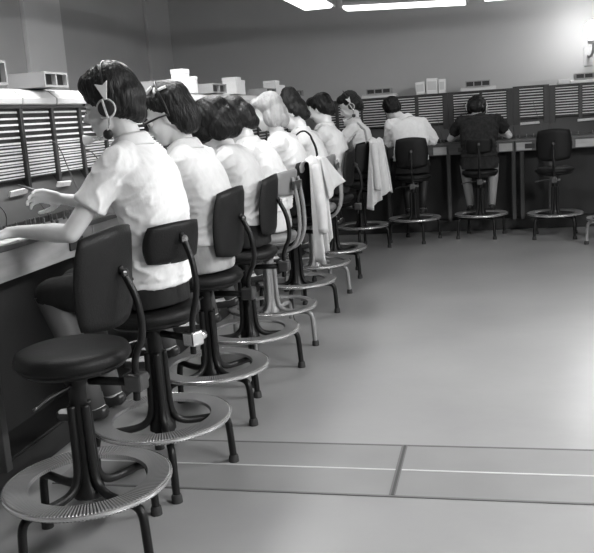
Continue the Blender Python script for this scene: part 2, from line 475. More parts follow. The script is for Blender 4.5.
# ---- indicator boxes on the tops (three openings facing the operators)
def indicator(label, loc, rotz, wd=.27, dp=.2, h=.075, holes=3, base=True):
    t = thing('indicator_box', label, 'indicator box', loc, rotz, 'indicator boxes on the switchboards')
    zb = .0
    if base:
        MB().prism([(-.03, 0), (-.025, .022), (.02, .04), (.2, .04), (.2, 0)], 'x', -wd / 2 - .05, wd / 2 + .06).build('base', M['cap'], t, bevel=.003)
        zb = .04
    body = MB()
    # frame around the openings: real recesses
    wall = .010; x = -wd / 2
    body.box(-wd / 2, wd / 2, .03, dp, zb, zb + h)
    body.box(-wd / 2, wd / 2, 0, .03, zb, zb + wall); body.box(-wd / 2, wd / 2, 0, .03, zb + h - wall, zb + h)
    for i in range(holes + 1):
        xx = -wd / 2 + (wd - wall) * i / holes
        body.box(xx, xx + wall, 0, .03, zb + wall, zb + h - wall)
    body.build('casing', M['device'], t)
    for i in range(holes):
        a = -wd / 2 + (wd - wall) * i / holes + wall
        b = -wd / 2 + (wd - wall) * (i + 1) / holes
        MB().box(a, b, .024, .031, zb + wall, zb + h - wall).build('dark_window', M['device_hole'], t)
    return t
ZL = ZT + .005 + .078
indicator('grey indicator box with two dark openings above the first woman\'s panel', (XF + .05, 3.68, ZL), PI / 2, .22, .20, .07, 2, False)
indicator('grey indicator box cut off by the left picture edge', (XF + .07, 3.13, ZL), PI / 2, .20, .2, .10, 2, False)
indicator('small grey indicator box beside the glasses woman\'s head', (XF + .03, 5.23, ZL), PI / 2, .30, .18, .07, 2, False)
indicator('small grey indicator box with pale frame above the black hair', (XF + .03, 6.2, ZL), PI / 2, .34, .18, .07, 2, False)
indicator('small grey indicator box between two groups of white boxes', (XF + .03, 7.75, ZL), PI / 2, .34, .18, .06, 2, False)
indicator('small grey indicator box in the far left corner', (XF + .03, 8.95, ZL), PI / 2, .34, .18, .06, 2, False)
indicator('dark three-window indicator box right of the last woman of the row', (-1.235, YFB + .03, ZT + .005), 0, .27, .2, .06)
indicator('dark three-window indicator box above the woman in the dark dress', (-.165, YFB + .03, ZT + .005), 0, .26, .2, .065)
indicator('dark three-window indicator box at the right picture edge', (.965, YFB + .03, ZT + .005), 0, .27, .2, .06)
# thin pale board on top of the narrow unit
o = MB().box(.215, .66, YFB - .004, YFB + .012, ZT + .02, ZT + .055).build('name_board', M['wall'], None, bevel=.003)
tag(o, 'plain grey board standing on the narrow switchboard', 'board')

# ---- white boxes and binders on the tops
def carton(label, loc, rotz, wd, dp, h, group, kind='carton'):
    t = thing(kind, label, 'box', loc, rotz, group)
    MB().box(-wd / 2, wd / 2, -dp / 2, dp / 2, 0, h).build('body', M['paper'], t, bevel=.004)
    MB().box(-wd / 2 - .002, wd / 2 + .002, -dp / 2 - .002, dp / 2 + .002, h * .82, h + .003).build('lid', M['paper'], t, bevel=.003)
    return t
G = 'white boxes on the left switchboards'
carton('tall narrow white box behind the glasses woman\'s hair', (XF - .10, 5.72, ZL), PI / 2, .13, .09, .165, G)
carton('low wide white box left of the tall one behind the glasses woman', (XF - .06, 5.56, ZL), PI / 2, .15, .12, .09, G)
carton('squat white box right of the tall one behind the glasses woman', (XF - .08, 5.84, ZL), PI / 2, .07, .10, .115, G)
carton('slim upright white box above the black hair', (XF - .06, 6.80, ZL), PI / 2, .14, .12, .135, G)
carton('broad white box above the black hair', (XF - .10, 7.00, ZL), PI / 2, .24, .12, .12, G)
carton('white box above the fair hair', (XF - .08, 8.28, ZL), PI / 2, .32, .14, .10, G)
carton('small white box stacked beside the box above the fair hair', (XF - .04, 8.02, ZL), PI / 2, .16, .12, .135, G)
def binder(label, loc, wd, h, lean):
    t = thing('binder', label, 'binder', loc, 0, 'white binders on the back switchboards')
    t.rotation_euler = (0, lean, 0)
    MB().box(-wd / 2, wd / 2, 0, .16, 0, h).build('cover', M['paper'], t, bevel=.006)
    MB().box(-wd / 2 + .008, wd / 2 - .008, .162, .168, .006, h - .006).build('page_block', M['cap'], t)
    MB().box(-wd / 2 + .012, wd / 2 - .012, -.003, .0, h * .25, h * .8).build('spine_label', M['cap'], t)
    return t
for (x, wd, h, ln, lb) in ((-.775, .10, .135, -.06, 'white binder leaning left, first of three on the back board'),
                           (-.655, .12, .165, 0.03, 'tallest white binder in the middle of three'),
                           (-.545, .075, .15, .0, 'narrow white binder, last of three on the back board')):
    binder(lb, (x, YFB + .06, ZT + .006), wd, h, ln)
o = MB().box(-.06, .06, -.05, .05, 0, .05).build('card_box', M['paper'], None, bevel=.004)
o.location = (.715, YFB + .09, ZT + .006); tag(o, 'small white card box beside the right-edge indicator box', 'box')

# ---- papers on the left key shelf
for (x, y, r, a, b, lb) in ((-1.85, 2.70, .1, .15, .22, 'white ticket sheet at the left picture edge'),
                            (-1.82, 2.93, -.2, .13, .20, 'white ticket sheet under the first woman\'s forearm'),
                            (-1.86, 3.12, .35, .10, .15, 'small white ticket slip beyond the first woman\'s forearm')):
    o = MB().box(-a / 2, a / 2, -b / 2, b / 2, 0, .003).build('paper_sheet', M['paper'], None)
    o.location = (x, y, ZD + .0005); o.rotation_euler = (0, 0, r)
    tag(o, lb, 'paper', 'ticket papers on the key shelf')

# ------------------------------------------------------------------ stools
def panel_mesh(wd, h, zc, xc, curve, tilt, th=.022, nu=14, nv=10, k=.45):
    def f():
        mb = MB(); vs = []; fs = []
        for side in (0, 1):
            for j in range(nv + 1):
                for i in range(nu + 1):
                    u = 2 * i / nu - 1; v = 2 * j / nv - 1
                    y = u * math.sqrt(1 - k * v * v / 2) / math.sqrt(1 - k * 0) ; z = v * math.sqrt(1 - k * u * u / 2)
                    e = max(abs(u), abs(v)); t = th * (1 - max(0, (e - .75) / .25) ** 2 * .75)
                    x = xc + curve * (y ** 2) - (z * h / 2) * tilt
                    x += (t if side == 0 else -t * .5)
                    vs.append((x, y * wd / 2, zc + z * h / 2))
        n = (nu + 1) * (nv + 1)
        for j in range(nv):
            for i in range(nu):
                a = j * (nu + 1) + i
                fs.append((a, a + 1, a + nu + 2, a + nu + 1)); fs.append((n + a, n + a + nu + 1, n + a + nu + 2, n + a + 1))
        bd = [i for i in range(nu)] + [(j) * (nu + 1) + nu for j in range(nv)] + [nv * (nu + 1) + nu - i for i in range(nu)] + [(nv - j) * (nu + 1) for j in range(nv)]
        for a, b in zip(bd, bd[1:] + bd[:1]): fs.append((a, n + a, n + b, b))
        return mb.add(vs, fs)
    return f
SEAT_Z = .69
def stool(label, x, y, rot, style='black', back='tall', legrot=45.0, thin=False, bright=False):
    """local +x = the way the sitter faces"""
    t = thing('operator_stool', label, 'stool', (x, y, 0), rot, 'swivel operator stools')
    paint = M['greypaint'] if style == 'grey' else M['blackpaint']
    vin = M['greyvinyl'] if style == 'grey' else M['vinyl']
    ri = .215 if thin else .188
    met = M['chrome'] if bright else M['steel']
    shared(('tread', thin), 'foot_ring', lambda: MB().lathe([(ri, .232), (ri + .004, .243), (.262, .245), (.268, .240), (.268, .226), (.263, .226), (.26, .236), (ri + .006, .234)], 64, True), M['tread'], t)
    shared('rim', 'ring_rim', lambda: MB().lathe([(.268 + .0045 * math.cos(a * PI / 4), .236 + .0075 * math.sin(a * PI / 4)) for a in range(8)], 64, True), M['rim'], t)
    for k in range(4):
        a = math.radians(legrot + 90 * k)
        c, s = math.cos(a), math.sin(a)
        o = shared(('leg', style), 'leg', lambda: MB().tube([(.03, 0, .50), (.032, 0, .36), (.036, 0, .25), (.075, 0, .208), (.16, 0, .204), (.225, 0, .208), (.256, 0, .19), (.262, 0, .12), (.267, 0, .012)], .0145, 10, 2), paint, t, True)
        o.rotation_euler = (0, 0, a)
        p = shared('tip', 'rubber_tip', lambda: MB().lathe([(0, 0), (.021, 0), (.02, .022), (.0165, .032), (0, .032)], 14, c=(.267, 0, 0)), M['rubber'], o)
    shared(('col', style), 'column', lambda: MB().lathe([(0, .19), (.052, .19), (.05, .215), (.034, .235), (.028, .30), (.028, .56), (.036, .57), (.036, .595), (0, .595)], 20), paint, t)
    shared('hub', 'height_screw', lambda: MB().lathe([(0, .54), (.018, .54), (.018, .63), (0, .63)], 14), M['chrome'], t)
    shared(('pan', style), 'seat_pan', lambda: MB().lathe([(0, .605), (.06, .605), (.15, .618), (.166, .63), (.166, .638), (0, .638)], 32), paint, t)
    shared(('seat', style), 'seat', lambda: MB().lathe([(0, .635), (.158, .635), (.176, .641), (.183, .653), (.182, .666), (.174, .680), (.152, .688), (.09, .6905), (0, .689)], 40), vin, t, True)
    MB().tube([(0, .03, .568), (.02, .13, .562), (.03, .19, .545)], .006, 8, 1).build('height_lever', met, t, True)
    if back == 'tall':
        zc, h, wd, tl, cv, xc = .910, .31, .33, .10, .045, -.188
    elif back == 'low':
        zc, h, wd, tl, cv, xc = .935, .15, .27, .16, .04, -.190
    else:
        zc, h, wd, tl, cv, xc = .975, .15, .32, .10, .05, -.185
    shared(('back', style, back), 'backrest', panel_mesh(wd, h, zc, xc, cv, tl), vin, t, True)
    if style == 'grey':
        for sy in (-.045, .045):
            MB().tube([(xc - .015, sy, zc + .03), (xc - .03, sy, zc - .04), (xc - .045, sy, zc - .16), (xc - .04, sy, zc - .30), (-.17, sy, .585), (-.06, sy, .572)], .011, 10, 2).build('back_tube', M['greypaint'], t, True)
        MB().box(xc - .034, xc - .018, -.07, .07, zc - .04, zc + .01).build('back_bracket', met, t, bevel=.003)
    else:
        MB().tube([(xc - .012, 0, zc + .03), (xc - .03, 0, zc), (xc - .062, 0, zc - .07), (xc - .07, 0, zc - .18), (xc - .03, 0, .66), (-.215, 0, .60), (-.21, 0, .52)], .0115, 10, 2).build('back_support', M['blackpaint'], t, True)
        MB().tube([(-.05, 0, .578), (-.2, 0, .578)], .014, 8).build('back_arm', M['blackpaint'], t, True)
        MB().box(-.245, -.185, -.028, .028, .552, .608).build('clamp', met, t, bevel=.008)
        MB().lathe([(0, 0), (.018, 0), (.02, .012), (.016, .03), (0, .03)], 16).tr(Matrix.Translation((-.215, -.028, .58)) @ Matrix.Rotation(PI / 2, 4, 'X')).build('clamp_knob', met, t, 'auto')
        MB().lathe([(0, 0), (.013, 0), (.015, .01), (.008, .018), (0, .018)], 14).tr(Matrix.Translation((xc - .022, 0, zc + .012)) @ Matrix.Rotation(-PI / 2, 4, 'Y')).build('back_bolt', met, t, 'auto')
    return t
def rz(deg): return PI + math.radians(deg)
STOOLS = {
 1: ('empty black stool nearest the viewpoint, ribbed foot ring in full view', -1.308, 2.287, -4, 'black', 'tall', 69),
 2: ('black stool with a low backrest under the first woman', -1.285, 2.86, -25, 'black', 'low', 54),
 3: ('black stool under the woman with glasses', -1.31, 3.53, -4, 'black', 'tall', 62),
 4: ('black stool under the black haired woman', -1.31, 4.165, 4, 'black', 'tall', 14),
 5: ('grey stool with two curved back tubes, fifth along the row', -1.33, 4.72, -6, 'grey', 'mid', 86),
 6: ('black stool with the long pale coat over its backrest', -1.35, 5.47, -22, 'black', 'tall', 25),
 7: ('grey stool with two curved back tubes, seventh along the row', -1.36, 6.15, 4, 'grey', 'mid', 74),
 8: ('black stool, eighth along the row, its foot ring beyond the coat hem', -1.33, 6.80, 0, 'black', 'tall', 57),
 9: ('black stool with the white cardigan over its backrest', -1.31, 8.15, -42, 'black', 'tall', 45),
}
for k, (lb, x, y, a, st, bk, lr) in STOOLS.items():
    stool(lb, x, y, rz(a), st, bk, lr, thin=(st == 'grey'), bright=(k == 2))
stool('black stool under the woman in white at the back', -.82, 8.56, PI / 2 + .05, 'black', 'tall', 20)
stool('black stool under the woman in the dark dress', -.156, 8.70, PI / 2, 'black', 'low', 30)
stool('empty black stool at the back, right of the woman in the dark dress', .561, 8.53, PI / 2 - .1, 'black', 'tall', 45)
stool('empty black stool cut off by the right picture edge', 1.07, 8.02, PI / 2 - .3, 'grey', 'mid', 20, thin=True)

# ------------------------------------------------------------------ people
def hand(mb, wrist, direction, up, size=1.0, curl=0.5, thumb_side=1, spread=.10):
    """palm with five unequal bent fingers; direction = where the fingers point, up = back-of-hand normal"""
    d = Vector(direction).normalized(); u = Vector(up); u = (u - d * u.dot(d)).normalized()
    s = d.cross(u) * thumb_side        # towards the thumb
    W = Vector(wrist)
    def P(a, b, c): return W + (d * a + s * b + u * c) * size
    mb.chain([(P(-.02, 0, 0), .024 * size), (P(.03, .004, .0), .024 * size)])
    for k, b in enumerate((.028, .009, -.010, -.028)):
        mb.cone(P(.02, b * .6, 0), .0155 * size, P(.085 - abs(k - 1) * .005, b, 0), .0125 * size, 10)
    for k, (b, L) in enumerate(((.029, .072), (.0095, .082), (-.0105, .075), (-.029, .058))):
        base = P(.085 - abs(k - 1) * .005, b, .0); a0 = curl * .45; fan = (1.2 - k) * spread
        p = base; ang = a0; seg = (.45, .31, .24); r = .0095
        for q, sg in enumerate(seg):
            dirv = (d * math.cos(ang) - u * math.sin(ang) + s * fan).normalized()
            n = p + dirv * L * sg * size
            mb.cone(p, r * size, n, (r - .0009) * size, 10); p = n; r -= .0009; ang += curl * .75
    p = P(.015, .022, -.004); dv = (d * .62 + s * .75 - u * (.25 * curl)).normalized()
    n = p + dv * .045 * size; mb.cone(p, .0135 * size, n, .0115 * size, 10)
    dv = (d * .85 + s * .35 - u * (.35 * curl)).normalized()
    n2 = n + dv * .032 * size; mb.cone(n, .0112 * size, n2, .0095 * size, 10)
    dv = (d * .95 + s * .15 - u * (.4 * curl)).normalized()
    mb.cone(n2, .0095 * size, n2 + dv * .022 * size, .008 * size, 10)

def head_prims(mb, H):
    """H: 4x4 head frame; facing +x"""
    R = H.to_3x3().to_4x4()
    def E(c, r): mb.ell(H @ Vector(c), r, R)
    E((-.012, 0, .030), (.090, .070, .088)); E((.032, 0, -.030), (.058, .055, .078)); E((.058, 0, -.088), (.026, .030, .022))
    E((.02, 0, -.065), (.05, .05, .04))
    E((.070, 0, .024), (.018, .046, .013)); E((.066, .034, -.026), (.018, .018, .018)); E((.066, -.034, -.026), (.018, .018, .018))
    mb.cone(H @ Vector((.084, 0, .012)), .0075, H @ Vector((.106, 0, -.022)), .0105, 10)
    E((.094, 0, -.028), (.012, .016, .008))
    E((.084, 0, -.053), (.010, .022, .0065)); E((.082, 0, -.065), (.010, .019, .0065))
    for s in (-1, 1):
        E((-.006, s * .072, -.012), (.018, .008, .030))

def person(label, loc, rot, P):
    t = thing('person', label, 'person', loc, rot, 'women working at the switchboards')
    g = dict(pelvis=(-.03, 0, .775), waist=(-.045, 0, .89), ribs=(-.04, 0, 1.03), chest=(-.01, 0, 1.15), neck=(.03, 0, 1.27),
             head=(.085, 0, 1.40), pitch=25, yaw=0, roll=0, sh=.155, shz=1.21, shx=.0,
             elbL=(.20, .22, 1.01), wrL=(.38, .14, 1.02), elbR=(.20, -.22, 1.01), wrR=(.38, -.14, 1.02),
             kneeL=(.36, .10, .755), kneeR=(.36, -.10, .755), ankL=(.235, .075, .315), ankR=(.235, -.075, .315),
             voxel=.009, sleeve=.75, blouse=None, skirt=None, hair=None, hairprims=None, hands=(.6, .6), width=1.0, shoes='shoe',
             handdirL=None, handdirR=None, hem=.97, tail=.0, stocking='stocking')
    g.update(P)
    V = lambda k: Vector(g[k])
    H = Matrix.Translation(V('head')) @ Matrix.Rotation(math.radians(g['yaw']), 4, 'Z') @ Matrix.Rotation(math.radians(g['pitch']), 4, 'Y') @ Matrix.Rotation(math.radians(g['roll']), 4, 'X')
    shL = Vector((g['shx'], g['sh'], g['shz'])) + Vector((0, g['neck'][1], 0)) * .7
    shR = Vector((g['shx'], -g['sh'], g['shz'])) + Vector((0, g['neck'][1], 0)) * .7
    w = g['width']
    # ---- body: one continuous skin
    b = MB()
    head_prims(b, H)
    b.cone(V('neck') + Vector((-.01, 0, -.03)), .052, H @ Vector((-.022, 0, -.055)), .048)
    ta = math.atan2(V('chest').x - V('waist').x, V('chest').z - V('waist').z)
    b.loft([(V('pelvis') + Vector((0, 0, -.06)), .08, .13, 0), (V('pelvis'), .10, .155 * w, 0), (V('waist'), .082, .118 * w, ta * .5), (V('ribs'), .09, .13 * w, ta),
            (V('chest'), .092, .145 * w, ta), (V('chest') * .5 + V('neck') * .5, .07, .12, ta), (V('neck'), .05, .06, ta)])
    for sd, sh in (('L', shL), ('R', shR)):
        s = 1 if sd == 'L' else -1
        e, wr = V('elb' + sd), V('wr' + sd)
        b.cone(V('chest') + Vector((0, 0, .05)), .055, sh, .046)
        b.chain([(sh, .044), (sh.lerp(e, .5), .039), (e, .034), (e.lerp(wr, .3), .036), (wr, .023)])
        hd = g['handdir' + sd]
        d = Vector(hd[0]) if hd else (wr - e); u = Vector(hd[1]) if hd else Vector((0, 0, 1))
        hand(b, wr + d.normalized() * .02, d, u, .95, g['hands'][0 if sd == 'L' else 1], -1 if sd == 'L' else 1)
        hp = V('pelvis') + Vector((.02, s * .085, -.005)); kn, an = V('knee' + sd), V('ank' + sd)
        b.chain([(hp, .074), (kn, .052), (kn.lerp(an, .35) + Vector((-.012, 0, 0)), .048), (an, .032)])
        b.chain([(an + Vector((-.02, 0, -.025)), .027), (an + Vector((.05, s * .01, -.035)), .029), (an + Vector((.14, s * .015, -.042)), .023)])
    remesh('body', b, M['skin'], t, g['voxel'], 3)
    # ---- eyes, lips
    for s in (-1, 1):
        e = MB().ell(H @ Vector((.072, s * .029, .004)), (.0125, .0125, .0125), n=12, m=8).build('eye', M['eyewhite'], t, True)
        MB().ell(H @ Vector((.0815, s * .029, .003)), (.0045, .0065, .0065), H.to_3x3().to_4x4(), 10, 8).build('iris', M['iris'], e, True)
        MB().ell(H @ Vector((.080, s * .030, .030)), (.007, .020, .0035), H.to_3x3().to_4x4(), 10, 6).build('eyebrow', g['hair'], t, True)
    MB().ell(H @ Vector((.0905, 0, -.0585)), (.008, .019, .009), H.to_3x3().to_4x4(), 12, 8).build('lips', M['lips'], t, True)
    # ---- blouse
    c = MB(); q = .018
    zh = V('waist') * .45 + V('pelvis') * .55 + Vector((0, 0, -g['tail']))
    nk = V('neck')
    yoke = V('chest') * .42 + nk * .58; yoke.z = min(yoke.z, g['shz'] + .004)
    c.loft([(zh, .105 + q, .150 * w + q, 0), (V('waist') + Vector((0, 0, .02)), .092 + q, .128 * w + q, ta * .5), (V('ribs'), .100 + q, .140 * w + q, ta),
            (V('chest'), .104 + q, .158 * w + q, ta), (V('chest') * .5 + yoke * .5, .097 + q, .156 * w + q, ta), (yoke, .078 + q, .132 * w + q, ta), (nk + Vector((-.004, 0, -.012)), .056 + q * .5, .064 + q * .5, ta)])
    bust = V('chest') + Vector((.055, 0, -.045))
    for s in (-1, 1): c.ell(bust + Vector((0, s * .065, 0)), (.065, .062, .065))
    for sd, sh in (('L', shL), ('R', shR)):
        e, wr = V('elb' + sd), V('wr' + sd)
        c.cone(V('chest') + Vector((-.005, 0, .02)), .085, sh + Vector((0, 0, -.01)), .060)
        c.cone(nk + Vector((-.01, 0, -.035)), .055, sh, .056)
        sl = g['sleeve']
        if sl <= 1:
            c.chain([(sh, .057), (sh.lerp(e, sl * .55), .056)]); c.tube([sh, sh.lerp(e, sl * .5), sh.lerp(e, sl)], [.056, .058, .064], 18)
        else:
            c.chain([(sh, .058), (sh.lerp(e, .5), .053), (e, .047)]); c.tube([e, e.lerp(wr, (sl - 1))], [.046, .036], 16)
    seed = Vector((loc[0] * 7, loc[1] * 5, 3))
    zw = g['waist'][2]
    def wrinkle(co, n):
        # slack cloth: long diagonal folds low on the back and at the armholes, flatter over the shoulder blades
        low = max(0.0, min(1.0, 1 - (co.z - zw) / .26))
        arm = max(0.0, min(1.0, (abs(co.y - g['neck'][1] * .5) - .10) / .06))
        k = .18 + .95 * low + .7 * arm
        p = Vector((co.x * 6 + co.z * 5, co.y * 7 - co.z * 3, co.z * 13 + abs(co.y) * 9)) + seed
        a = noise.noise(p) * .007
        r = 1 - abs(noise.noise(p * 1.9 + Vector((4, 1, 7))))
        a += (r ** 5) * .008 - .002
        if co.z < zh.z + .03: k *= .25
        return co + n * a * k
    bl = remesh('blouse', c, g['blouse'], t, max(.007, g['voxel'] * .9), 9, wrinkle)
    # collar: folded band round the neck
    cl = MB(); n = 28; vs = []; fs = []
    ax = (H @ Vector((-.022, 0, -.055)) - nk); ax.normalize()
    base = nk + Vector((-.006, 0, -.014))
    R0 = Vector((0, 0, 1)).rotation_difference((ax + Vector((0, 0, 1.2))).normalized()).to_matrix()
    prof = [(.066, -.012), (.062, .012), (.060, .030), (.064, .036), (.072, .026), (.086, -.002), (.090, -.014), (.084, -.014)]
    for i in range(n):
        a = 2 * PI * i / n
        dr = .010 * max(0, math.cos(a)) ** 2
        for (r, z) in prof:
            vs.append(base + R0 @ Vector(((r + dr) * math.cos(a) * .96, (r) * math.sin(a) * 1.04, z - .022 * max(0, math.cos(a)))))
    m = len(prof)
    for i in range(n):
        j = (i + 1) % n
        for kk in range(m):
            l = (kk + 1) % m; fs.append((i * m + kk, j * m + kk, j * m + l, i * m + l))
    if g.get('collar', True): cl.add(vs, fs).build('collar', g['blouse'], t, True)
    # ---- skirt
    k = MB(); q = .014
    zk = V('waist') * .45 + V('pelvis') * .55
    k.loft([(V('pelvis') + Vector((-.005, 0, -.078)), .112, .160 * w, 0), (V('pelvis') + Vector((0, 0, -.01)), .116, .166 * w, 0), (zk + Vector((0, 0, .05)), .094 + q * .3, .134 * w + q * .3, 0)])
    for sd in 'LR':
        s = 1 if sd == 'L' else -1
        hp = V('pelvis') + Vector((.02, s * .085, -.005)); kn = V('knee' + sd)
        k.chain([(hp, .082), (hp.lerp(kn, g['hem']), .064)])
    kl, kr = V('kneeL'), V('kneeR'); mid = (kl + kr) / 2; pv = V('pelvis')
    k.cone(pv + Vector((.02, 0, 0)), .080, pv.lerp(mid, .9), .060)
    remesh('skirt', k, g['skirt'], t, .011, 4, lambda co, n: co + n * (noise.noise(co * 11 + seed) * .006))
    # ---- added stockings, the dark ones carrying leg shade, and shoes
    for sd in 'LR':
        s = 1 if sd == 'L' else -1; an = V('ank' + sd); kn = V('knee' + sd)
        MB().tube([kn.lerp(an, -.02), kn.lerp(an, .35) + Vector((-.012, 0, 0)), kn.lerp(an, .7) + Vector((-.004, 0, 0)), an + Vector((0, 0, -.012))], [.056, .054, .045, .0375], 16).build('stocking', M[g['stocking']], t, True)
        z = MB().chain([(an + Vector((-.022, 0, -.030)), .031), (an + Vector((.05, s * .01, -.042)), .032), (an + Vector((.145, s * .015, -.046)), .025)])
        remesh('shoe', z, M[g['shoes']], t, .009, 2)
    # ---- hair
    h = MB(); R = H.to_3x3().to_4x4()
    for (cc, rr) in g['hairprims']: h.ell(H @ Vector(cc), rr, R, 20, 14)
    Hi = H.inverted()
    def strands(co, n):
        p = Hi @ co
        th = math.atan2(p.y, p.x + .02)
        a = noise.noise(p * 17 + seed) * g.get('curl', .008)
        a += noise.noise(Vector((math.cos(th) * 16, math.sin(th) * 16, p.z * 6)) + seed) * .006
        return co + n * a
    remesh('hair', h, g['hair'], t, .007, 8, strands)
    return t, H

# hair shapes in head coordinates (facing +x): (centre, radii)
BOUF = [((-.035, 0, .058), (.100, .096, .086)), ((-.068, 0, .0), (.075, .092, .090)), ((.03, 0, .094), (.06, .072, .042)), ((-.080, 0, -.055), (.052, .078, .050)),
        ((-.035, .060, .005), (.055, .038, .065)), ((-.035, -.060, .005), (.055, .038, .065))]
BOB = [((-.03, 0, .050), (.104, .098, .084)), ((-.045, 0, -.015), (.088, .100, .095)), ((-.03, .060, -.045), (.070, .042, .075)), ((-.03, -.060, -.045), (.070, .042, .075)),
       ((-.07, 0, -.075), (.060, .09, .060)), ((.045, 0, .082), (.045, .07, .04))]
BIG = [((.03, 0, .02), (.085, .11, .09)), ((-.03, 0, .045), (.118, .122, .100)), ((-.055, 0, -.015), (.102, .118, .100)), ((-.05, .075, -.04), (.075, .050, .070)), ((-.05, -.075, -.04), (.075, .050, .070)), ((.045, 0, .08), (.06, .085, .05)),
       ((-.08, 0, -.075), (.06, .09, .055))]
TALL = [((-.035, 0, .085), (.088, .086, .098)), ((-.068, 0, .005), (.068, .084, .090)), ((-.055, 0, .135), (.064, .066, .058)), ((-.078, 0, -.055), (.048, .072, .05)), ((-.03, .055, .01), (.05, .035, .06)), ((-.03, -.055, .01), (.05, .035, .06))]
SHORT = [((-.028, 0, .045), (.097, .088, .080)), ((-.058, 0, -.005), (.068, .083, .078)), ((.03, 0, .086), (.055, .066, .035)), ((-.074, 0, -.05), (.045, .066, .045)), ((-.03, .055, .005), (.045, .034, .05)), ((-.03, -.055, .005), (.045, .034, .05))]

def sc(prims, k): return [(c, tuple(x * k for x in r)) for c, r in prims]
hair_black = hairmat(.005, 'black_hair'); hair_dark = hairmat(.010, 'dark_hair'); hair_brown = hairmat(.014, 'dark_brown_hair'); hair_fair = hairmat(.36, 'fair_hair')
white1 = cloth(.82, 'white_cotton'); white2 = cloth(.72, 'soft_white_cotton'); white3 = cloth(.60, 'pale_knit'); dark_dress = cloth(.022, 'dark_print_dress', .5)
skirt_dark = cloth(.018, 'dark_wool_skirt', .2); skirt_grey = cloth(.34, 'grey_tweed_skirt', .15); skirt_pale = cloth(.6, 'pale_skirt')
M['stocking'] = mat('dark_stocking', .10, .6); M['stocking_black'] = mat('black_stocking', .02, .6); M['stocking_pale'] = mat('pale_stocking', .32, .6)  # dark tones stand in for shade on the legs below the desks

def seat_person(sid, label, P, dx=0, dy=0, turn=0):
    _, x, y, a = STOOLS[sid][:4]
    return person(label, (x + dx, y + dy, 0), PI + math.radians(turn), P), (x + dx, y + dy)

# P1 : nearest woman
(p1, H1), L1 = seat_person(2, 'woman in a white short-sleeved blouse wearing a headset, nearest the viewpoint', dict(
    head=(.075, 0, 1.43), neck=(.015, 0, 1.305), chest=(-.025, 0, 1.165), ribs=(-.055, 0, 1.03), waist=(-.055, 0, .89), shz=1.235, shx=.0, pitch=13, yaw=8,
    elbL=(.165, .235, 1.0), wrL=(.41, .16, 1.005), elbR=(.20, -.20, 1.045), wrR=(.355, -.11, 1.09),
    handdirL=((.85, -.1, -.06), (0, .1, 1)), handdirR=((.85, .2, .20), (0.1, -.75, .6)), hands=(.35, .9), tail=.055,
    voxel=.006, curl=.005, sleeve=.62, blouse=white1, skirt=skirt_dark, hair=hair_brown,
    hairprims=[((-.022, 0, .062), (.104, .096, .090)), ((-.058, 0, .015), (.080, .092, .088)), ((.030, 0, .092), (.060, .078, .045)), ((-.085, 0, -.030), (.042, .070, .056)), ((-.022, 0, .102), (.088, .080, .054)),
               ((-.035, .060, .012), (.045, .036, .052)), ((-.035, -.060, .012), (.045, .036, .052)), ((.052, .0, .072), (.030, .055, .026))]))
# P2 : glasses
(p2, H2), L2 = seat_person(3, 'woman with dark glasses and dark hair in a white blouse and grey skirt', dict(
    head=(.105, 0, 1.385), neck=(.04, 0, 1.26), chest=(-.005, 0, 1.12), ribs=(-.05, 0, 1.0), waist=(-.05, 0, .88), shz=1.19, pitch=25, yaw=16,
    elbL=(.19, .22, 1.0), wrL=(.37, .10, 1.0), blouse=white2, skirt=skirt_grey, hair=hair_dark, sleeve=.9, voxel=.008,
    hairprims=[((-.04, 0, .058), (.100, .096, .086)), ((-.075, 0, .0), (.072, .092, .090)), ((.028, 0, .094), (.06, .072, .040)), ((-.075, .035, -.06), (.058, .062, .058)), ((-.075, -.035, -.06), (.058, .062, .058)),
               ((-.055, .062, -.01), (.05, .038, .06)), ((-.055, -.062, -.01), (.05, .038, .06))]))
# P3 : black bouffant
(p3, H3), L3 = seat_person(4, 'woman with large black bouffant hair in a pale knit top', dict(
    head=(.12, 0, 1.325), neck=(.055, 0, 1.225), chest=(.01, 0, 1.09), ribs=(-.04, 0, .98), waist=(-.05, 0, .87), shz=1.155, pitch=38, yaw=8,
    blouse=white3, skirt=skirt_dark, hair=hair_black, sleeve=1.4, hairprims=BIG, collar=False))
# P4
(p4, H4), L4 = seat_person(5, 'woman mostly hidden between the black haired and the fair haired women', dict(
    head=(.145, 0, 1.335), neck=(.08, 0, 1.23), chest=(.02, 0, 1.10), ribs=(-.04, 0, .98), waist=(-.05, 0, .87), shz=1.165, shx=.02, pitch=38, yaw=0,
    blouse=white2, skirt=skirt_pale, hair=hair_dark, sleeve=.9, hairprims=BOUF))
# P5 : fair hair
(p5, H5), L5 = seat_person(6, 'woman with a fair blonde bob in a white top', dict(
    head=(.125, 0, 1.385), neck=(.07, 0, 1.25), chest=(.02, 0, 1.115), ribs=(-.03, 0, 1.0), waist=(-.045, 0, .88), shz=1.18, shx=.02, pitch=18, yaw=10,
    blouse=white2, skirt=skirt_dark, hair=hair_fair, sleeve=.9, hairprims=sc(BOB, .94), curl=.004, collar=False))
# P6 : tall hair, dark pinafore edge
(p6, H6), L6 = seat_person(7, 'woman with tall piled dark hair and a dark-edged pinafore over white', dict(
    head=(.11, 0, 1.37), neck=(.055, 0, 1.245), chest=(.01, 0, 1.11), ribs=(-.04, 0, .99), waist=(-.05, 0, .88), shz=1.175, pitch=28, yaw=8,
    blouse=white2, skirt=skirt_dark, hair=hair_dark, sleeve=.9, hairprims=sc(TALL, .92)))
# P7
(p7, H7), L7 = seat_person(8, 'woman in white with short dark hair, second from the end of the left row', dict(
    head=(.055, 0, 1.390), neck=(.025, 0, 1.265), shz=1.195, pitch=25, yaw=-8, blouse=white2, skirt=skirt_dark, hair=hair_black, sleeve=.9, hairprims=SHORT))
